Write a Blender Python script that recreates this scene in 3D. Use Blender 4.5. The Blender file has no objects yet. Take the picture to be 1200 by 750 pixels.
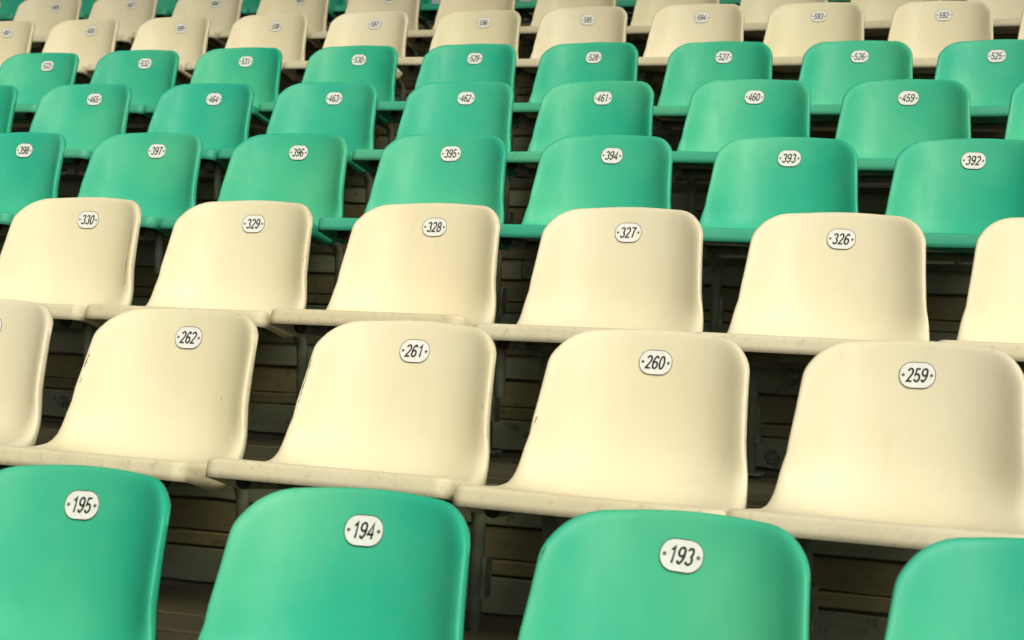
import bpy, math, random
import numpy as np
from mathutils import Matrix, Vector

scene = bpy.context.scene
COL = scene.collection
random.seed(7)

# ------------------------------------------------------------------ camera, sky, sun, exposure
CAM = (0.59246, -2.36944, 0.33443)
YAW, PITCH, ROLL = 0.35483, 1.56955, 0.04494
cd = bpy.data.cameras.new('camera')
cam = bpy.data.objects.new('camera', cd)
COL.objects.link(cam)
cd.sensor_width = 36.0
cd.lens = 60.0
cd.clip_start = 0.05
cd.clip_end = 5000
cam.matrix_world = (Matrix.Translation(CAM) @ Matrix.Rotation(YAW, 4, 'Z') @ Matrix.Rotation(PITCH, 4, 'X')
                    @ Matrix.Rotation(ROLL, 4, 'Z'))
scene.camera = cam
cd.dof.use_dof = True
cd.dof.focus_distance = 4.1
cd.dof.aperture_fstop = 9.0

SUN_EL, SUN_AZ = math.radians(41), math.radians(38)     # azimuth: degrees to the right of the direction the seats face
world = bpy.data.worlds.new('World')
scene.world = world
world.use_nodes = True
nt = world.node_tree
sky = nt.nodes.new('ShaderNodeTexSky')
sky.sky_type = 'NISHITA'
sky.sun_disc = False
sky.sun_elevation = SUN_EL
sky.sun_rotation = math.pi - SUN_AZ
sky.air_density = 1.0
sky.dust_density = 6.0
sky.ozone_density = 0.5
# thin overcast: the blue is mostly veiled by warm grey cloud
bw = nt.nodes.new('ShaderNodeRGBToBW')
tint = nt.nodes.new('ShaderNodeMix'); tint.data_type = 'RGBA'; tint.blend_type = 'MULTIPLY'
tint.inputs['Factor'].default_value = 1.0
tint.inputs['B'].default_value = (1.0, 0.98, 0.90, 1)
veil = nt.nodes.new('ShaderNodeMix'); veil.data_type = 'RGBA'
veil.inputs['Factor'].default_value = 0.92
nt.links.new(sky.outputs[0], bw.inputs[0])
nt.links.new(bw.outputs[0], tint.inputs['A'])
nt.links.new(sky.outputs[0], veil.inputs['A'])
nt.links.new(tint.outputs['Result'], veil.inputs['B'])
bg = nt.nodes['Background']
nt.links.new(veil.outputs['Result'], bg.inputs[0])
bg.inputs[1].default_value = 0.082

sd = bpy.data.lights.new('sun', 'SUN')
sd.energy = 1.45
sd.angle = math.radians(28)
sd.color = (1.0, 0.90, 0.62)
sun = bpy.data.objects.new('sun', sd)
COL.objects.link(sun)
sdir = Vector((math.sin(SUN_AZ) * math.cos(SUN_EL), -math.cos(SUN_AZ) * math.cos(SUN_EL), math.sin(SUN_EL)))
sun.rotation_euler = sdir.to_track_quat('Z', 'Y').to_euler()

vs = scene.view_settings
vs.view_transform = 'Standard'
vs.look = 'None'
vs.gamma = 1.0
vs.use_curve_mapping = False
vs.exposure = 0.27
scene.cycles.max_bounces = 8
scene.cycles.diffuse_bounces = 5

# ------------------------------------------------------------------ materials
def mat(name):
    m = bpy.data.materials.new(name)
    m.use_nodes = True
    return m, m.node_tree, m.node_tree.nodes['Principled BSDF']

def N(t, kind, **kw):
    n = t.nodes.new(kind)
    for k, v in kw.items():
        setattr(n, k, v)
    return n

def ramp(t, src, stops):
    r = N(t, 'ShaderNodeValToRGB')
    els = r.color_ramp.elements
    while len(els) < len(stops):
        els.new(0.5)
    for e, (p, c) in zip(els, stops):
        e.position = p
        e.color = c if len(c) == 4 else (*c, 1)
    t.links.new(src, r.inputs[0])
    return r

def mixc(t, f, a, b, blend='MIX'):
    m = N(t, 'ShaderNodeMix', data_type='RGBA', blend_type=blend)
    for sock, v in (('Factor', f), ('A', a), ('B', b)):
        if hasattr(v, 'links'):
            t.links.new(v, m.inputs[sock])
        elif sock == 'Factor':
            m.inputs[sock].default_value = v
        else:
            m.inputs[sock].default_value = (*v, 1)
    return m.outputs['Result']

def plastic(name, base, faded, grime, rough=0.42):
    m, t, b = mat(name)
    tc = N(t, 'ShaderNodeTexCoord')
    oi = N(t, 'ShaderNodeObjectInfo')
    shift = N(t, 'ShaderNodeVectorMath', operation='ADD')
    sc_ = N(t, 'ShaderNodeMath', operation='MULTIPLY'); sc_.inputs[1].default_value = 37.0
    t.links.new(oi.outputs['Random'], sc_.inputs[0])
    t.links.new(tc.outputs['Object'], shift.inputs[0])
    t.links.new(sc_.outputs[0], shift.inputs[1])
    P = shift.outputs[0]
    n1 = N(t, 'ShaderNodeTexNoise'); n1.inputs['Scale'].default_value = 2.6; n1.inputs['Detail'].default_value = 4
    t.links.new(P, n1.inputs['Vector'])
    r1 = ramp(t, n1.outputs['Fac'], [(0.38, (0, 0, 0)), (0.72, (1, 1, 1))])
    c = mixc(t, r1.outputs[0], base, faded)
    # every seat has weathered a little differently
    rr = ramp(t, oi.outputs['Random'], [(0.0, (0.93, 0.95, 0.92)), (0.2, (1.0, 0.98, 0.93)), (0.4, (0.95, 0.96, 0.98)), (0.6, (1.0, 1.0, 1.0)), (0.8, (0.93, 0.95, 0.90)), (1.0, (1.0, 0.99, 1.0))])
    c = mixc(t, 1.0, c, rr.outputs[0], 'MULTIPLY')
    # dust film and rubbed streaks
    mp = N(t, 'ShaderNodeMapping'); mp.inputs['Scale'].default_value = (14, 14, 2.2)
    t.links.new(P, mp.inputs['Vector'])
    n2 = N(t, 'ShaderNodeTexNoise'); n2.inputs['Scale'].default_value = 2.0; n2.inputs['Detail'].default_value = 7
    n2.inputs['Roughness'].default_value = 0.65
    t.links.new(mp.outputs[0], n2.inputs['Vector'])
    r2 = ramp(t, n2.outputs['Fac'], [(0.56, (0, 0, 0)), (0.85, (0.24, 0.24, 0.24))])
    c = mixc(t, r2.outputs[0], c, grime)
    # dirt that stays in the rolled front edge (a strip of its own on the mesh)
    at = N(t, 'ShaderNodeAttribute', attribute_name='lip')
    n3 = N(t, 'ShaderNodeTexNoise'); n3.inputs['Scale'].default_value = 9; n3.inputs['Detail'].default_value = 4
    t.links.new(P, n3.inputs['Vector'])
    r3 = ramp(t, n3.outputs['Fac'], [(0.35, (0.16, 0.16, 0.16)), (0.72, (0.34, 0.34, 0.34))])
    mul = N(t, 'ShaderNodeMath', operation='MULTIPLY')
    t.links.new(at.outputs['Fac'], mul.inputs[0]); t.links.new(r3.outputs[0], mul.inputs[1])
    c = mixc(t, mul.outputs[0], c, grime)
    # dull, rubbed rim with fine nicks
    ar = N(t, 'ShaderNodeAttribute', attribute_name='rim')
    n4 = N(t, 'ShaderNodeTexNoise'); n4.inputs['Scale'].default_value = 60; n4.inputs['Detail'].default_value = 6
    n4.inputs['Roughness'].default_value = 0.7
    t.links.new(P, n4.inputs['Vector'])
    r4 = ramp(t, n4.outputs['Fac'], [(0.54, (0, 0, 0)), (0.74, (0.45, 0.45, 0.45))])
    mr = N(t, 'ShaderNodeMath', operation='MULTIPLY')
    t.links.new(ar.outputs['Fac'], mr.inputs[0]); t.links.new(r4.outputs[0], mr.inputs[1])
    c = mixc(t, mr.outputs[0], c, tuple(0.55 * g for g in grime))
    # hairline scratches, in patches
    mp2 = N(t, 'ShaderNodeMapping'); mp2.inputs['Rotation'].default_value = (0.3, 0.5, 0.2); mp2.inputs['Scale'].default_value = (9, 9, 3)
    t.links.new(P, mp2.inputs['Vector'])
    vs_ = N(t, 'ShaderNodeTexVoronoi', feature='DISTANCE_TO_EDGE'); vs_.inputs['Scale'].default_value = 1.6
    t.links.new(mp2.outputs[0], vs_.inputs['Vector'])
    l2 = N(t, 'ShaderNodeMath', operation='LESS_THAN'); l2.inputs[1].default_value = 0.006
    t.links.new(vs_.outputs['Distance'], l2.inputs[0])
    n5 = N(t, 'ShaderNodeTexNoise'); n5.inputs['Scale'].default_value = 11; n5.inputs['Detail'].default_value = 4
    t.links.new(P, n5.inputs['Vector'])
    r5 = ramp(t, n5.outputs['Fac'], [(0.60, (0, 0, 0)), (0.72, (0.13, 0.13, 0.13))])
    ms = N(t, 'ShaderNodeMath', operation='MULTIPLY')
    t.links.new(l2.outputs[0], ms.inputs[0]); t.links.new(r5.outputs[0], ms.inputs[1])
    c = mixc(t, ms.outputs[0], c, grime)
    # sparse specks
    vo = N(t, 'ShaderNodeTexVoronoi'); vo.inputs['Scale'].default_value = 16
    t.links.new(P, vo.inputs['Vector'])
    lt = N(t, 'ShaderNodeMath', operation='LESS_THAN'); lt.inputs[1].default_value = 0.030
    t.links.new(vo.outputs['Distance'], lt.inputs[0])
    sp = N(t, 'ShaderNodeSeparateColor'); t.links.new(vo.outputs['Color'], sp.inputs[0])
    gt = N(t, 'ShaderNodeMath', operation='GREATER_THAN'); gt.inputs[1].default_value = 0.72
    t.links.new(sp.outputs[0], gt.inputs[0])
    mm = N(t, 'ShaderNodeMath', operation='MULTIPLY')
    t.links.new(lt.outputs[0], mm.inputs[0]); t.links.new(gt.outputs[0], mm.inputs[1])
    m3 = N(t, 'ShaderNodeMath', operation='MULTIPLY'); m3.inputs[1].default_value = 0.75
    t.links.new(mm.outputs[0], m3.inputs[0])
    c = mixc(t, m3.outputs[0], c, (0.05, 0.045, 0.03))
    t.links.new(c, b.inputs['Base Color'])
    rr2 = ramp(t, n2.outputs['Fac'], [(0.3, (rough - .05,) * 3), (0.8, (rough + .16,) * 3)])
    t.links.new(rr2.outputs[0], b.inputs['Roughness'])
    b.inputs['Specular IOR Level'].default_value = 0.34
    nb = N(t, 'ShaderNodeTexNoise'); nb.inputs['Scale'].default_value = 420; nb.inputs['Detail'].default_value = 2
    t.links.new(P, nb.inputs['Vector'])
    nb2 = N(t, 'ShaderNodeTexNoise'); nb2.inputs['Scale'].default_value = 9; nb2.inputs['Detail'].default_value = 3
    t.links.new(P, nb2.inputs['Vector'])
    bu2 = N(t, 'ShaderNodeBump'); bu2.inputs['Strength'].default_value = 0.10; bu2.inputs['Distance'].default_value = 0.02
    t.links.new(nb2.outputs['Fac'], bu2.inputs['Height'])
    bu = N(t, 'ShaderNodeBump'); bu.inputs['Strength'].default_value = 0.06; bu.inputs['Distance'].default_value = 0.0006
    t.links.new(nb.outputs['Fac'], bu.inputs['Height'])
    t.links.new(bu2.outputs[0], bu.inputs['Normal'])
    t.links.new(bu.outputs[0], b.inputs['Normal'])
    return m

M_GREEN = plastic('green_plastic', (0.026, 0.455, 0.315), (0.105, 0.57, 0.345), (0.10, 0.31, 0.20), 0.47)
M_CREAM = plastic('cream_plastic', (0.79, 0.72, 0.535), (0.83, 0.775, 0.605), (0.50, 0.44, 0.28), 0.47)

def simple(name, col, rough=0.6, metal=0.0, var=None, scale=30.0, bump=0.0):
    m, t, b = mat(name)
    b.inputs['Roughness'].default_value = rough
    b.inputs['Metallic'].default_value = metal
    b.inputs['Base Color'].default_value = (*col, 1)
    if var:
        tc = N(t, 'ShaderNodeTexCoord')
        n = N(t, 'ShaderNodeTexNoise'); n.inputs['Scale'].default_value = scale; n.inputs['Detail'].default_value = 6
        t.links.new(tc.outputs['Object'], n.inputs['Vector'])
        r = ramp(t, n.outputs['Fac'], [(0.40, col), (0.68, var)])
        t.links.new(r.outputs[0], b.inputs['Base Color'])
        if bump:
            bu = N(t, 'ShaderNodeBump'); bu.inputs['Strength'].default_value = bump; bu.inputs['Distance'].default_value = 0.002
            t.links.new(n.outputs['Fac'], bu.inputs['Height']); t.links.new(bu.outputs[0], b.inputs['Normal'])
    return m

M_PLATE = simple('plate_enamel', (0.88, 0.90, 0.93), 0.35, var=(0.80, 0.81, 0.79), scale=60)
M_INK = simple('plate_ink', (0.012, 0.012, 0.014), 0.4)
M_RIVET = simple('rivet_metal', (0.30, 0.31, 0.29), 0.45, 0.3)
M_RIVETHOLE = simple('rivet_core', (0.03, 0.03, 0.03), 0.6)
M_TUBE = simple('painted_tube', (0.17, 0.20, 0.15), 0.5, var=(0.10, 0.11, 0.075), scale=18, bump=0.2)
M_CAP = simple('rubber_cap', (0.012, 0.012, 0.011), 0.7)
M_BOLT = simple('bolt_steel', (0.15, 0.17, 0.14), 0.6, 0.0, var=(0.07, 0.06, 0.04), scale=90)
M_SCUFF = simple('scuff_dirt', (0.07, 0.055, 0.035), 0.8)

def painted_plank(name, paint, paint2, under):
    m, t, b = mat(name)
    tc = N(t, 'ShaderNodeTexCoord'); oi = N(t, 'ShaderNodeObjectInfo')
    ad = N(t, 'ShaderNodeVectorMath', operation='ADD')
    sc_ = N(t, 'ShaderNodeMath', operation='MULTIPLY'); sc_.inputs[1].default_value = 53.0
    t.links.new(oi.outputs['Random'], sc_.inputs[0])
    t.links.new(tc.outputs['Object'], ad.inputs[0]); t.links.new(sc_.outputs[0], ad.inputs[1])
    n1 = N(t, 'ShaderNodeTexNoise'); n1.inputs['Scale'].default_value = 6; n1.inputs['Detail'].default_value = 6
    t.links.new(ad.outputs[0], n1.inputs['Vector'])
    c = mixc(t, n1.outputs['Fac'], paint, paint2)
    n2 = N(t, 'ShaderNodeTexNoise'); n2.inputs['Scale'].default_value = 26; n2.inputs['Detail'].default_value = 8
    n2.inputs['Roughness'].default_value = 0.7
    t.links.new(ad.outputs[0], n2.inputs['Vector'])
    r2 = ramp(t, n2.outputs['Fac'], [(0.60, (0, 0, 0)), (0.63, (0.7, 0.7, 0.7))])
    c = mixc(t, r2.outputs[0], c, under)
    mp = N(t, 'ShaderNodeMapping'); mp.inputs['Scale'].default_value = (2, 40, 40)
    t.links.new(ad.outputs[0], mp.inputs['Vector'])
    n3 = N(t, 'ShaderNodeTexNoise'); n3.inputs['Scale'].default_value = 3; n3.inputs['Detail'].default_value = 5
    t.links.new(mp.outputs[0], n3.inputs['Vector'])
    r3 = ramp(t, n3.outputs['Fac'], [(0.30, (0.86, 0.85, 0.80)), (0.65, (1, 1, 1))])
    c = mixc(t, 1.0, c, r3.outputs[0], 'MULTIPLY')
    rr = ramp(t, oi.outputs['Random'], [(0, (0.72, 0.72, 0.70)), (1, (1.05, 1.03, 1.0))])
    c = mixc(t, 1.0, c, rr.outputs[0], 'MULTIPLY')
    t.links.new(c, b.inputs['Base Color'])
    b.inputs['Roughness'].default_value = 0.7
    sub = N(t, 'ShaderNodeMath', operation='SUBTRACT'); t.links.new(n3.outputs['Fac'], sub.inputs[0]); t.links.new(r2.outputs[0], sub.inputs[1])
    bu = N(t, 'ShaderNodeBump'); bu.inputs['Strength'].default_value = 0.5; bu.inputs['Distance'].default_value = 0.0015
    t.links.new(sub.outputs[0], bu.inputs['Height']); t.links.new(bu.outputs[0], b.inputs['Normal'])
    return m

M_PL_BLUE = painted_plank('plank_grey_paint', (0.23, 0.245, 0.17), (0.165, 0.18, 0.12), (0.10, 0.09, 0.055))
M_PL_BROWN = painted_plank('plank_ochre_paint', (0.21, 0.19, 0.09), (0.16, 0.145, 0.07), (0.11, 0.095, 0.05))
M_PL_TREAD = painted_plank('plank_tread_paint', (0.10, 0.09, 0.05), (0.075, 0.068, 0.038), (0.05, 0.045, 0.028))
M_CONC = simple('concrete', (0.16, 0.145, 0.10), 0.9, var=(0.09, 0.08, 0.055), scale=5, bump=0.3)
M_PITCH = simple('pitch_turf', (0.10, 0.12, 0.05), 0.95, var=(0.14, 0.14, 0.07), scale=2)

# ------------------------------------------------------------------ mesh helpers
def mesh_obj(name, me, m=None, parent=None):
    o = bpy.data.objects.new(name, me)
    COL.objects.link(o)
    if m is not None and not me.materials:
        me.materials.append(m)
    if parent is not None:
        o.parent = parent
    return o

def make_mesh(name, v, f, m=None, smooth=False):
    me = bpy.data.meshes.new(name)
    me.from_pydata([tuple(map(float, p)) for p in v], [], f)
    me.update()
    if smooth:
        me.polygons.foreach_set('use_smooth', [True] * len(me.polygons))
    if m:
        me.materials.append(m)
    return me

def box_data(x0, x1, y0, y1, z0, z1):
    v = [(x, y, z) for z in (z0, z1) for y in (y0, y1) for x in (x0, x1)]
    f = [(0, 2, 3, 1), (4, 5, 7, 6), (0, 1, 5, 4), (2, 6, 7, 3), (0, 4, 6, 2), (1, 3, 7, 5)]
    return v, f

def fillet_path(pts, rad, n=8):
    """polyline with its inner corners rounded"""
    out = [Vector(pts[0])]
    for i in range(1, len(pts) - 1):
        a, b, c = Vector(pts[i - 1]), Vector(pts[i]), Vector(pts[i + 1])
        d1, d2 = (a - b).normalized(), (c - b).normalized()
        ang = d1.angle(d2)
        L = rad / math.tan(ang / 2)
        p1, p2 = b + d1 * L, b + d2 * L
        cen = b + (d1 + d2).normalized() * (rad / math.sin(ang / 2))
        v1, v2 = p1 - cen, p2 - cen
        tot = v1.angle(v2)
        for k in range(n + 1):
            s = k / n
            out.append(cen + (v1 * math.sin((1 - s) * tot) + v2 * math.sin(s * tot)) / math.sin(tot))
    out.append(Vector(pts[-1]))
    return out

def tube_data(path, r, seg=14, base=0):
    v, f = [], []
    up0 = Vector((1, 0, 0))
    n = len(path)
    for i, p in enumerate(path):
        t = (path[min(i + 1, n - 1)] - path[max(i - 1, 0)]).normalized()
        a = up0 - t * up0.dot(t)
        if a.length < 1e-4:
            a = Vector((0, 1, 0)) - t * t.y
        a.normalize()
        bb = t.cross(a)
        for k in range(seg):
            an = 2 * math.pi * k / seg
            v.append(p + a * (r * math.cos(an)) + bb * (r * math.sin(an)))
    for i in range(n - 1):
        for k in range(seg):
            f.append((base + i * seg + k, base + i * seg + (k + 1) % seg, base + (i + 1) * seg + (k + 1) % seg, base + (i + 1) * seg + k))
    f.append(tuple(base + k for k in reversed(range(seg))))
    f.append(tuple(base + (n - 1) * seg + k for k in range(seg)))
    return v, f

def disc_data(r, z0, z1, seg=16, r1=None, dome=0.0):
    """short cylinder along local Z"""
    r1 = r if r1 is None else r1
    v = [(r * math.cos(2 * math.pi * k / seg), r * math.sin(2 * math.pi * k / seg), z0) for k in range(seg)]
    v += [(r1 * math.cos(2 * math.pi * k / seg), r1 * math.sin(2 * math.pi * k / seg), z1) for k in range(seg)]
    v.append((0, 0, z1 + dome))
    f = [(k, (k + 1) % seg, seg + (k + 1) % seg, seg + k) for k in range(seg)]
    f += [(seg + k, seg + (k + 1) % seg, 2 * seg) for k in range(seg)]
    return v, f

# ------------------------------------------------------------------ the stand: row lattice
PIT, DY, DZ, SHEAR = 0.5, 0.76671, 0.27, -0.28424
H = 0.545                                   # number plate above the tread the seat stands on
RISER = 0.10                                # riser face behind each plate
ROW_OFF = [(-0.0098, -0.0063, 0.0017), (-0.0024, -0.0061, -0.007), (0.0088, -0.0168, 0.0058), (0.0043, -0.0117, -0.0025),
           (0.0075, 0.0061, 0.0014), (0.0012, 0.0177, -0.0106), (-0.0028, 0.0074, 0.0044), (-0.0068, 0.0098, 0.0068), (-0.004, 0.008, 0.004)]

# --- setting: ground, concrete steps, planks
v, f = box_data(-150, 150, -220, -4.6, -1.82, -1.80)
g = mesh_obj('ground', make_mesh('ground', v, f, M_PITCH)); g['kind'] = 'structure'; g['label'] = 'level ground in front of the stand'

R_LO, R_HI = -4, 10
terrace = bpy.data.objects.new('terrace', None); COL.objects.link(terrace)
terrace['kind'] = 'structure'; terrace['label'] = 'stepped terrace of painted planks under the seats'
X0, X1 = -9.5, 7.0

def tread_z(r):
    return r * DZ - H

# concrete core: a stepped solid a little behind and below the planks
pv, prof = [], []
for r in range(R_LO, R_HI + 1):
    yf = (r - 1) * DY + RISER + 0.022
    prof.append((yf, tread_z(r - 1) - 0.026)); prof.append((yf, tread_z(r) - 0.026))
prof.append((R_HI * DY + RISER + 3.0, tread_z(R_HI) - 0.026))
prof.append((R_HI * DY + RISER + 3.0, tread_z(R_LO) - 1.2))
prof.append((prof[0][0], tread_z(R_LO) - 1.2))
n = len(prof)
v = [(X0, y, z) for y, z in prof] + [(X1, y, z) for y, z in prof]
f = [(i, (i + 1) % n, n + (i + 1) % n, n + i) for i in range(n)] + [tuple(reversed(range(n))), tuple(range(n, 2 * n))]
mesh_obj('concrete_core', make_mesh('concrete_core', v, f, M_CONC), parent=terrace)

def plank_mesh(name, L, wid, th, m, seed, rag):
    """board lying along X: width in local Z, thickness in local Y (front face at y=0), worn uneven long edges"""
    rnd = random.Random(seed)
    k = 48
    v, f = [], []
    for i in range(k + 1):
        x = -L / 2 + L * i / k
        lo = max(0, rnd.gauss(0, rag)) if rnd.random() < .6 else 0
        hi = max(0, rnd.gauss(0, rag)) if rnd.random() < .6 else 0
        dy = rnd.gauss(0, 0.0008)
        bev = 0.003
        v += [(x, dy + bev, lo), (x, dy, lo + bev), (x, dy, wid - hi - bev), (x, dy + bev, wid - hi), (x, th, wid), (x, th, 0)]
    for i in range(k):
        for j in range(6):
            a, b2 = i * 6 + j, i * 6 + (j + 1) % 6
            f.append((a, b2, b2 + 6, a + 6))
    f.append(tuple(reversed(range(6)))); f.append(tuple(range(k * 6, k * 6 + 6)))
    f = [tuple(reversed(q)) for q in f]
    return make_mesh(name, v, f, m)

PL = 3.35
RB = [(0.186, 0.082, M_PL_BLUE, 0.000, 0.0034), (0.118, 0.066, M_PL_BROWN, 0.009, 0.0020), (0.006, 0.076, M_PL_BLUE, 0.002, 0.0042), (0.086, 0.030, M_PL_BROWN, 0.001, 0.0026)]
riser_meshes = [[plank_mesh('riser_plank', PL, w, 0.018, m, 100 + 7 * i + s, rag) for s in range(3)] for i, (z, w, m, dy, rag) in enumerate(RB)]
tread_meshes = [plank_mesh('tread_plank', PL, 0.146, 0.022, M_PL_TREAD, 300 + s, 0.0022) for s in range(4)]
bv, bf = disc_data(0.019, 0, 0.003, 18, 0.017)
bv2, bf2 = disc_data(0.0095, 0.003, 0.009, 6, 0.0085, 0.0005)
bolt_me = make_mesh('bolt', bv + bv2, bf + [tuple(i + len(bv) for i in q) for q in bf2], M_BOLT)
for r in range(-2, R_HI + 1):
    yb = (r - 1) * DY + RISER                # riser that climbs from row r-1 to row r
    zb = tread_z(r - 1)
    xa = X0 + (r * 0.83) % PL
    lo_x, hi_x = (-2.2 - 0.75 * max(r, 0), 1.9 + 0.42 * max(r, 0)) if r < R_HI else (-8.5, 6)
    for i, (z, w, m, dyf, rag) in enumerate(RB):
        x = X0 + ((r * 0.83 + i * 1.17) % PL)
        s = 0
        while x < X1:
            if x + PL / 2 > lo_x and x - PL / 2 < hi_x:
                o = mesh_obj('riser_plank', riser_meshes[i][(s + r + i) % 3], parent=terrace)
                o.location = (x, yb + dyf, zb + z + random.gauss(0, .0012))
                o.rotation_euler = (0, random.gauss(0, .0006), 0)
                if i == 2 or (i == 0 and (r + s) % 2):
                    for bx in (-0.92, 0.08, 1.08):
                        bo = mesh_obj('bolt', bolt_me, parent=o)
                        bo.location = (bx + random.uniform(-.05, .05), -0.0015, w * 0.5 + random.uniform(-.008, .008))
                        bo.rotation_euler = (math.pi / 2, 0, 0)
            x += PL + 0.003
            s += 1
    for i in range(5):
        x = X0 + ((r * 1.31 + i * 0.93) % PL)
        s = 0
        while x < X1:
            if x + PL / 2 > lo_x and x - PL / 2 < hi_x:
                o = mesh_obj('tread_plank', tread_meshes[(s + r + i) % 4], parent=terrace)
                o.rotation_euler = (math.pi / 2, 0, 0)       # width -> -Y, thickness -> +Z ... then flipped below
                o.matrix_basis = Matrix.Translation((x, yb + 0.004 + i * 0.1525 - 0.012, tread_z(r) + random.gauss(0, .001))) @ Matrix(((1, 0, 0, 0), (0, 0, 1, 0), (0, -1, 0, 0), (0, 0, 0, 1)))
            x += PL + 0.003
            s += 1

# --- added slab with front fascia, out of view, to darken the upper rows
v, f = box_data(-30, 30, 1.0, 16, 7.0, 7.25)
v2, f2 = box_data(-30, 30, 0.9, 1.0, 6.7, 7.28)
shade_ob = mesh_obj('shade_slab', make_mesh('shade_slab', v + v2, f + [tuple(i + 8 for i in q) for q in f2], M_CONC)); shade_ob['kind'] = 'structure'; shade_ob['label'] = 'unseen slab added above the upper rows to shade them'

# ------------------------------------------------------------------ the seat shell
def build_profile():
    A, B, T = Vector((0, -0.392, -0.219)), Vector((0, -0.0635, -0.260)), Vector((0, 0.0160, 0.0640))
    path = fillet_path([A, B, T], 0.112, 20)
    P = np.array([[p.y, p.z] for p in path])
    d = np.r_[0, np.cumsum(np.hypot(*np.diff(P, axis=0).T))]
    return P, d
PROF, PD = build_profile()
SL = PD[-1]

def prof_at(s):
    y = np.interp(s, PD, PROF[:, 0]); z = np.interp(s, PD, PROF[:, 1])
    e = 0.004
    a, b = max(s - e, 0), min(s + e, SL)
    ty = np.interp(b, PD, PROF[:, 0]) - np.interp(a, PD, PROF[:, 0]); tz = np.interp(b, PD, PROF[:, 1]) - np.interp(a, PD, PROF[:, 1])
    l = math.hypot(ty, tz)
    return y, z, -tz / l, ty / l            # point and the normal that faces the sitter

def half_width(s):
    return float(np.interp(s, [0, 0.13, 0.20, 0.27, 0.36, 0.48, SL], [0.2435, 0.238, 0.2295, 0.2190, 0.2095, 0.1985, 0.188]))

def wing(s):
    return float(np.interp(s, [0, 0.05, 0.16, 0.21, 0.25, 0.29, 0.34, 0.42, 0.52, SL], [0.0, 0.001, 0.006, 0.022, 0.047, 0.076, 0.095, 0.100, 0.088, 0.072]))

RT, RF, RR = 0.066, 0.027, 0.030            # top corner, front corner, rolled rim

def cut(x, w, r):
    q = abs(x) - (w - r)
    return 0.0 if q <= 0 else r - math.sqrt(max(r * r - q * q, 0))

def crown(x, w):
    return -0.025 * (abs(x) / w) ** 2.0

def shell_pt(u, s, lift=0.0):
    w = half_width(s)
    x = u * w
    y, z, ny, nz = prof_at(min(max(s, 0), SL))
    stop = SL + crown(x, half_width(SL))
    # distance to the rounded outline
    e = w - abs(x)
    for r, q in ((RT, s - (stop - RT)), (RF, RF - s)):
        qx = abs(x) - (w - r)
        if q > 0:
            e = min(e, r - (math.hypot(qx, q) if qx > 0 else q))
    e = max(e, 0)
    drop = 0.0
    R = float(np.interp(s, [0.0, 0.05, 0.22], [0.011, 0.013, RR]))
    if s > SL - 0.06:
        R = min(R, float(np.interp(SL - s, [0.0, 0.06], [0.007, RR])))
    if e < R:
        drop = R - math.sqrt(max(R * R - (R - e) ** 2, 0))
    a = abs(u)
    wg = wing(s) * (0.35 * a ** 2 + 0.65 * a ** 4)
    d = wg - drop * 0.95 + lift
    shell_pt.e = e
    return (x, y + ny * d, z + nz * d), (ny, nz)

def build_shell(m):
    ue = [0, .12, .24, .36, .47, .57, .66, .735, .80, .85, .885, .91, .93, .947, .962, .974, .984, .992, .997, 1.0]
    us = [-u for u in reversed(ue[1:])] + ue
    te = [0, .003, .007, .013, .02, .03, .042, .06, .10, .16, .22, .28, .33, .37, .41, .45, .49, .53, .58, .64, .70, .76, .82, .87, .91, .94, .957, .97, .98, .988, .994, .998, 1.0]
    nu, nv = len(us), len(te)
    v, f, lip, rim = [], [], [], []
    nrm = []
    wT = half_width(SL)
    for u in us:
        s_lo = cut(u * half_width(0.0), half_width(0.0), RF)
        s_hi = SL + crown(u * wT, wT) - cut(u * wT, wT, RT)
        for t in te:
            s = s_lo + t * (s_hi - s_lo)
            p, nn = shell_pt(u, s)
            v.append(p); nrm.append(nn)
            lip.append(min(1.0, max(0.0, 1.2 - s / 0.022)))
            rim.append(min(1.0, max(0.0, 1.0 - shell_pt.e / 0.010)))
    for i in range(nu - 1):
        for j in range(nv - 1):
            a = i * nv + j
            f.append((a, a + nv, a + nv + 1, a + 1))
    loop = [i * nv for i in range(nu)] + [(nu - 1) * nv + j for j in range(1, nv)] + [i * nv + nv - 1 for i in range(nu - 2, -1, -1)] + [j for j in range(nv - 2, 0, -1)]
    prev = loop
    for step in (0.5, 1.0):
        ring = []
        for li, k in enumerate(loop):
            x, y, z = v[k]; ny, nz = nrm[k]
            front = k % nv == 0
            top = k % nv == nv - 1
            jj = te[k % nv]
            depth = 0.027 if front else (0.006 if top else float(np.interp(jj, [0, .06, .2, .32, .42, .55, .8, 1], [0.027, 0.029, 0.033, 0.030, 0.018, 0.014, 0.011, 0.006])))
            ring.append(len(v))
            v.append((x, y - ny * depth * step - (0.001 * step if front else 0), z - nz * depth * step))
            lip.append(1.0 if front else 0.25)
            rim.append(1.0)
        for a in range(len(loop)):
            b2 = (a + 1) % len(loop)
            f.append((prev[b2], prev[a], ring[a], ring[b2]))
        prev = ring
    me = make_mesh('shell_raw', v, f, m, True)
    at = me.attributes.new('lip', 'FLOAT', 'POINT')
    at.data.foreach_set('value', lip)
    at = me.attributes.new('rim', 'FLOAT', 'POINT')
    at.data.foreach_set('value', rim)
    o = bpy.data.objects.new('tmp', me); COL.objects.link(o)
    so = o.modifiers.new('s', 'SOLIDIFY'); so.thickness = 0.0045; so.offset = -1
    dg = bpy.context.evaluated_depsgraph_get()
    me2 = bpy.data.meshes.new_from_object(o.evaluated_get(dg), preserve_all_data_layers=True, depsgraph=dg)
    me2.name = 'shell'
    bpy.data.objects.remove(o)
    return me2

SHELL = {'green': build_shell(M_GREEN), 'cream': build_shell(M_CREAM)}

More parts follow.
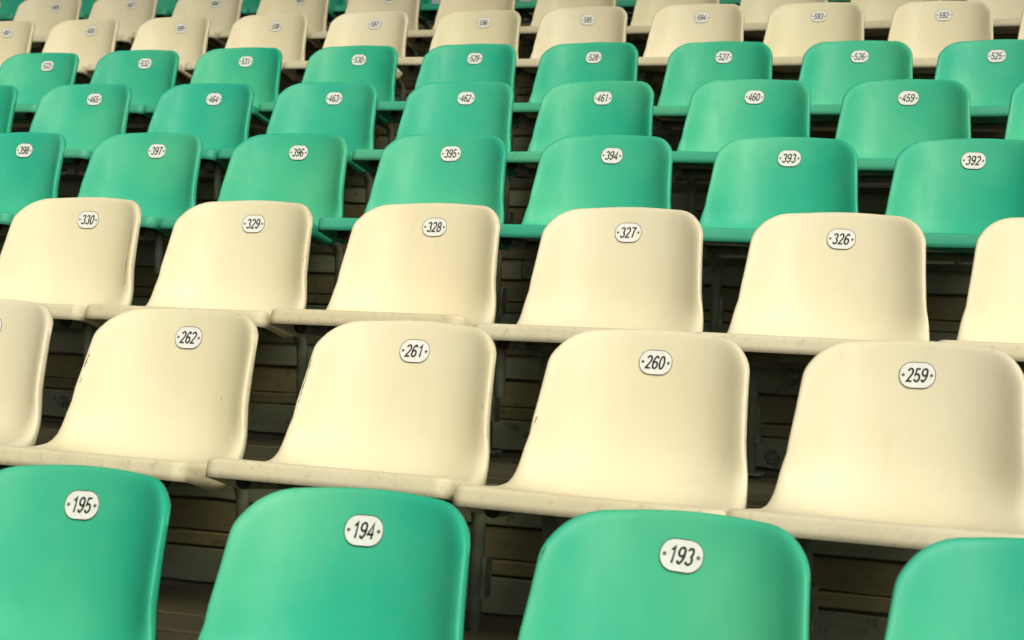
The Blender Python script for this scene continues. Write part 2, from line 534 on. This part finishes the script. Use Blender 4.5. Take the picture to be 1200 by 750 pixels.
# --- number plate
PW, PH, PR = 0.0650, 0.0480, 0.0225
def rrect(w, h, r, n=10):
    out = []
    for cx, cy, a0 in ((w / 2 - r, h / 2 - r, 0), (-w / 2 + r, h / 2 - r, 90), (-w / 2 + r, -h / 2 + r, 180), (w / 2 - r, -h / 2 + r, 270)):
        for k in range(n + 1):
            a = math.radians(a0 + 90 * k / n)
            out.append((cx + r * math.cos(a), cy + r * math.sin(a)))
    return out
o1 = rrect(PW, PH, PR); n = len(o1)
o2 = rrect(PW - .0012, PH - .0012, PR - .0006)
v = [(x, y, 0) for x, y in o1] + [(x, y, .0004) for x, y in o1] + [(x, y, .0008) for x, y in o2]
f = [(i, (i + 1) % n, n + (i + 1) % n, n + i) for i in range(n)] + [(n + i, n + (i + 1) % n, 2 * n + (i + 1) % n, 2 * n + i) for i in range(n)] + [tuple(range(2 * n, 3 * n))]
PLATE = make_mesh('number_plate', v, f, M_PLATE)
a1, a2 = rrect(PW + .0002, PH + .0002, PR + .0001), rrect(PW - .0021, PH - .0021, PR - .00105)
v = [(x, y, .0006) for x, y in a1] + [(x, y, .0011) for x, y in a2]
f = [(i, (i + 1) % n, n + (i + 1) % n, n + i) for i in range(n)]
BORDER = make_mesh('border', v, f, M_INK)
v, f = disc_data(0.0032, 0, 0.0009, 14, 0.0026, 0.0003)
v2, f2 = disc_data(0.0015, 0.0006, 0.0016, 8)
RIVET = make_mesh('rivet', v + v2, f + [tuple(i + len(v) for i in q) for q in f2], M_RIVET)
RIVET.materials.append(M_RIVETHOLE)
for k in range(len(f), len(f) + len(f2)):
    RIVET.polygons[k].material_index = 1

def arc(cx, cy, rx, ry, a0, a1, n=14):
    return [(cx + rx * math.cos(math.radians(a0 + (a1 - a0) * k / n)), cy + ry * math.sin(math.radians(a0 + (a1 - a0) * k / n))) for k in range(n + 1)]
SIX = arc(.27, .73, .165, .22, 15, 95, 6) + arc(.36, .42, .31, .53, 115, 178, 6) + arc(.25, .295, .20, .245, 165, -195, 18)
GLYPH = {
    '0': [arc(.25, .5, .20, .45, 90, 450, 24)],
    '1': [[(.10, .76), (.22, .83), (.31, .95), (.31, .03)]],
    '2': [arc(.25, .71, .19, .24, 165, -35, 12) + [(.06, .06), (.46, .06)]],
    '3': [arc(.24, .72, .175, .225, 160, -75, 12) , arc(.235, .285, .205, .235, 80, -160, 14)],
    '4': [[(.36, .03), (.36, .93), (.04, .29), (.49, .29)]],
    '5': [[(.44, .94), (.15, .94), (.09, .50)] + arc(.24, .315, .20, .265, 125, -160, 14)],
    '6': [SIX],
    '7': [[(.05, .94), (.45, .94), (.30, .60), (.20, .03)]],
    '8': [arc(.25, .73, .165, .215, 90, 450, 20), arc(.25, .28, .20, .235, 90, 450, 20)],
    '9': [[(.5 - x, 1 - y) for x, y in SIX]],
}
def digits_mesh(txt):
    h, adv, sw, shear = 0.0262, 0.485, 0.066, 0.13
    v, f = [], []
    for i, ch in enumerate(txt):
        ox = (i - len(txt) / 2) * adv
        for st in GLYPH[ch]:
            closed = math.dist(st[0], st[-1]) < 1e-6
            pts = [Vector((p[0] * 0.84, p[1])) for p in st]
            n = len(pts)
            b0 = len(v)
            for k, p in enumerate(pts):
                a = pts[k - 1] if k else (pts[-2] if closed else None)
                b = pts[k + 1] if k < n - 1 else (pts[1] if closed else None)
                d1 = (p - a).normalized() if a is not None else (b - p).normalized()
                d2 = (b - p).normalized() if b is not None else d1
                t = (d1 + d2)
                t = t.normalized() if t.length > .2 else d1
                m = 1 / max(0.45, t.dot(d1))
                nn = Vector((-t.y, t.x)) * sw * m
                for sg in (1, -1):
                    q = p + nn * sg
                    x = ox + q.x + 0.03 + (q.y - .5) * shear
                    v.append((x * h, (q.y - .5) * h, 0))
            f += [(b0 + 2 * k + 1, b0 + 2 * k + 3, b0 + 2 * k + 2, b0 + 2 * k) for k in range(n - 1)]
    return make_mesh('number', v, f, M_INK)

# --- steel frame under the shell (seat coordinates: plate at (0,0,H))
def frame_meshes():
    out = []
    for sx in (-1, 1):
        p = fillet_path([(sx * .178, -.348, H - .263), (sx * .178, -.052, H - .275), (sx * .178, -.040, 0.004)], 0.062, 9)
        v, f = tube_data(p, 0.0140)
        out.append(make_mesh('tube_leg', v, f, M_TUBE, True))
    return out
TUBES = frame_meshes()
v, f = tube_data([Vector((-.178, -.22, H - .269)), Vector((.178, -.22, H - .269))], 0.0115, 12)
CROSS = make_mesh('cross_bar', v, f, M_TUBE, True)
v, f = disc_data(0.0148, 0, 0.010, 16, 0.0130, 0.002)
CAPM = make_mesh('end_cap', v, f, M_CAP, True)
v, f = box_data(-.030, .030, -.030, .030, 0.0015, 0.0065)
FOOT = make_mesh('foot_plate', v, f, M_TUBE)
v, f = box_data(-.004, .004, -.013, .022, -.040, .040)
CLAMP = make_mesh('clamp_plate', v, f, M_TUBE)
v, f = tube_data(fillet_path([(0, .03, -.0), (0, -.0, -.0), (0, 0, -.125)], 0.016, 6), 0.0125, 12)
STUB = make_mesh('stub_leg', v, f, M_TUBE, True)

BACK_TILT = math.atan2(0.0160 + 0.0635, 0.064 + 0.260)
PLATE_ROT = Matrix.Rotation(math.pi / 2 - BACK_TILT, 4, 'X')     # local Z -> towards the camera and up
PLATE_ROT = Matrix(((1, 0, 0, 0), (0, math.sin(BACK_TILT), -math.cos(BACK_TILT), 0), (0, math.cos(BACK_TILT), math.sin(BACK_TILT), 0), (0, 0, 0, 1)))

JIT = {195: (-3, -3), 194: (4, -1), 193: (-1, 4), 262: (-7, -1), 261: (4, -4), 260: (9, -1), 259: (1, 1), 330: (-1, -1), 329: (-4, 0), 328: (-1, 4), 327: (3, 2), 326: (-1, 0), 398: (2, 0), 397: (-3, 2), 396: (0, 1), 395: (-1, 3), 394: (-1, 1), 393: (5, -1), 392: (-1, -2), 465: (-1, 0), 464: (7, 0), 463: (-5, 1), 462: (1, 1), 461: (-2, 0), 460: (2, 2), 459: (0, -4), 533: (3, -4), 532: (-1, 0), 531: (-8, 3), 530: (3, 5), 529: (4, 6), 528: (-1, 4), 527: (6, -2), 526: (5, -4), 525: (-9, -8), 601: (10, -4), 600: (-2, -3), 599: (-10, 1), 598: (-5, 2), 597: (-5, 3), 596: (13, 3), 595: (5, 3), 594: (3, 4), 593: (-2, -1), 592: (-5, -7), 668: (20, -1), 667: (-4, 0), 666: (-8, 1), 665: (-7, 3)}
ROTZ = {259: -.035, 260: -.016, 261: .012, 328: -.003, 327: .008, 329: .014}
JIT[192] = (-1, 7); JIT[325] = (-6, 2)
ROWS = {0: (-2, 1), 1: (-3, 1), 2: (-3, 2), 3: (-4, 2), 4: (-5, 3), 5: (-5, 3), 6: (-6, 4), 7: (-7, 4), 8: (-7, 4)}
COLOUR = ['green', 'cream', 'cream', 'green', 'green', 'green', 'cream', 'cream', 'green']
ROWNAME = ['front green row', 'lower cream row', 'second cream row', 'first of three green rows', 'middle of three green rows', 'last of three green rows', 'upper cream row', 'topmost cream row', 'green row at the top edge']
SPECIAL = {
    192: 'green plastic stadium seat cut off by the lower right corner',
    263: 'cream plastic stadium seat cut off by the left edge beside seat 262',
    325: 'cream plastic stadium seat cut off by the right edge beside seat 326',
    466: 'green plastic stadium seat cut off by the left edge beside seat 465',
    458: 'green plastic stadium seat cut off by the right edge beside seat 459',
    591: 'cream plastic stadium seat, only a sliver at the right edge beside seat 592',
    669: 'cream plastic stadium seat, only a sliver at the upper left corner beside seat 668',
    663: 'sixth cream stadium seat from the right along the top edge, right behind seat 596',
    662: 'fifth cream stadium seat from the right along the top edge, right behind seat 595',
    661: 'fourth cream stadium seat from the right along the top edge, right behind seat 594',
    660: 'third cream stadium seat from the right along the top edge, right behind seat 593',
    659: 'second cream stadium seat from the right along the top edge, right behind seat 592',
    658: 'cream plastic stadium seat cut off by the upper right corner of the picture',
}
STUBS = {397: 1, 330: 1, 327: -1, 464: 1, 261: 1, 530: 1}

def label_for(num, r, c):
    if num in SPECIAL:
        return SPECIAL[num]
    if r == 8:
        w = ['first', 'second', 'third', 'fourth', 'fifth', 'sixth', 'seventh', 'eighth', 'ninth', 'tenth', 'eleventh', 'last'][c + 7]
        return '%s green seat from the left peeping between cream seats along the top edge' % w
    lo = min(k for k in range(ROWS[r][0], ROWS[r][1] + 1) if 193 + 67 * r - k not in SPECIAL)
    ordn = ['first', 'second', 'third', 'fourth', 'fifth', 'sixth', 'seventh', 'eighth', 'ninth', 'tenth'][c - lo]
    return '%s stadium seat plated %d, %s whole plate from left, %s' % (COLOUR[r], num, ordn, ROWNAME[r])

shell_of = {}
for r, (c0, c1) in ROWS.items():
    off = ROW_OFF[r]
    for c in range(c0, c1 + 1):
        num = 193 + 67 * r - c
        jx, jz = JIT.get(num, (random.gauss(0, 3), random.gauss(0, 2)))
        seat = bpy.data.objects.new('stadium_seat', None)
        COL.objects.link(seat)
        seat.location = (c * PIT + SHEAR * r + off[0] + jx / 1000, r * DY + off[1], r * DZ + off[2] + jz / 1000 - H)
        seat.empty_display_size = 0.1
        rnd = random.Random(num)
        seat.rotation_euler = (rnd.gauss(0, .012), rnd.gauss(0, .005), ROTZ.get(num, rnd.gauss(0, .016)))
        seat['label'] = label_for(num, r, c)
        seat['category'] = 'seat'
        seat['group'] = 'stadium seats of the %s' % ROWNAME[r]
        sh = mesh_obj('shell', SHELL[COLOUR[r]], parent=seat); sh.location = (0, 0, H)
        shell_of[num] = sh
        for k, sx in ((0, -1), (1, 1)):
            tb = mesh_obj('tube_leg', TUBES[k], parent=seat)
            cp = mesh_obj('end_cap', CAPM, parent=tb); cp.location = (sx * .178, -.347, H - .263); cp.rotation_euler = (math.pi / 2, 0, 0)
            fp = mesh_obj('foot_plate', FOOT, parent=tb); fp.location = (sx * .178, -.040, 0)
            cl = mesh_obj('clamp_plate', CLAMP, parent=tb); cl.location = (sx * .178 + .016, -.036, H - .43)
        mesh_obj('cross_bar', CROSS, parent=seat)
        if num in STUBS:
            st = mesh_obj('stub_leg', STUB, parent=seat); st.location = (STUBS[num] * .205, -.29, H - .262)
        plate_seen = r < 7 or c <= -2
        if plate_seen:
            pl = mesh_obj('number_plate', PLATE, parent=seat)
            pl.matrix_basis = (Matrix.Translation((0, -0.0016 * math.cos(BACK_TILT), H + 0.0016 * math.sin(BACK_TILT))) @ PLATE_ROT
                               @ Matrix.Rotation(rnd.gauss(0, .022), 4, 'Z'))
            mesh_obj('border', BORDER, parent=pl)
            dm = mesh_obj('number', digits_mesh(str(num)), parent=pl); dm.location = (0, 0, 0.0011)
            for sx in (-1, 1):
                rv = mesh_obj('rivet', RIVET, parent=pl); rv.location = (sx * 0.0250, 0, 0.0008)

# --- scuffs and cracks that single seats carry
def scuff(num, pts, wid, seed=0):
    rnd = random.Random(num * 13 + seed)
    v, f = [], []
    n = 14
    us = np.interp(np.linspace(0, 1, n), np.linspace(0, 1, len(pts)), [p[0] for p in pts])
    ss = np.interp(np.linspace(0, 1, n), np.linspace(0, 1, len(pts)), [p[1] for p in pts])
    for i in range(n):
        wv = 0.75 * wid * (0.25 + rnd.random()) * (0.2 if i in (0, n - 1) else 1)
        for sgn in (-1, 1):
            p, _ = shell_pt(us[i] + sgn * wv / 0.22 / 2 + rnd.gauss(0, .0015), ss[i] + sgn * wv * .4, 0.0005)
            v.append(p)
    for i in range(n - 1):
        f.append((2 * i, 2 * i + 1, 2 * i + 3, 2 * i + 2))
    o = mesh_obj('scuff_mark', make_mesh('scuff_mark', v, f, M_SCUFF), parent=shell_of[num])
    return o
scuff(330, [(.90, .545), (.905, .47), (.895, .40), (.875, .34)], .0034)
scuff(262, [(-.955, .50), (-.965, .47)], .003)
scuff(262, [(-.95, .447), (-.955, .435)], .0025, 1)
scuff(329, [(.95, .44), (.975, .452)], .0022)
scuff(261, [(-.97, .52), (-.97, .46), (-.965, .41)], .0016)
scuff(261, [(.93, .45), (.93, .435)], .0016, 1)
scuff(260, [(-.955, .43), (-.96, .415)], .0022)
scuff(193, [(-.955, .55), (-.965, .53)], .003)
scuff(326, [(.22, .012), (.26, .008)], .0014)
scuff(394, [(-.9, .02), (-.88, .016)], .0012)
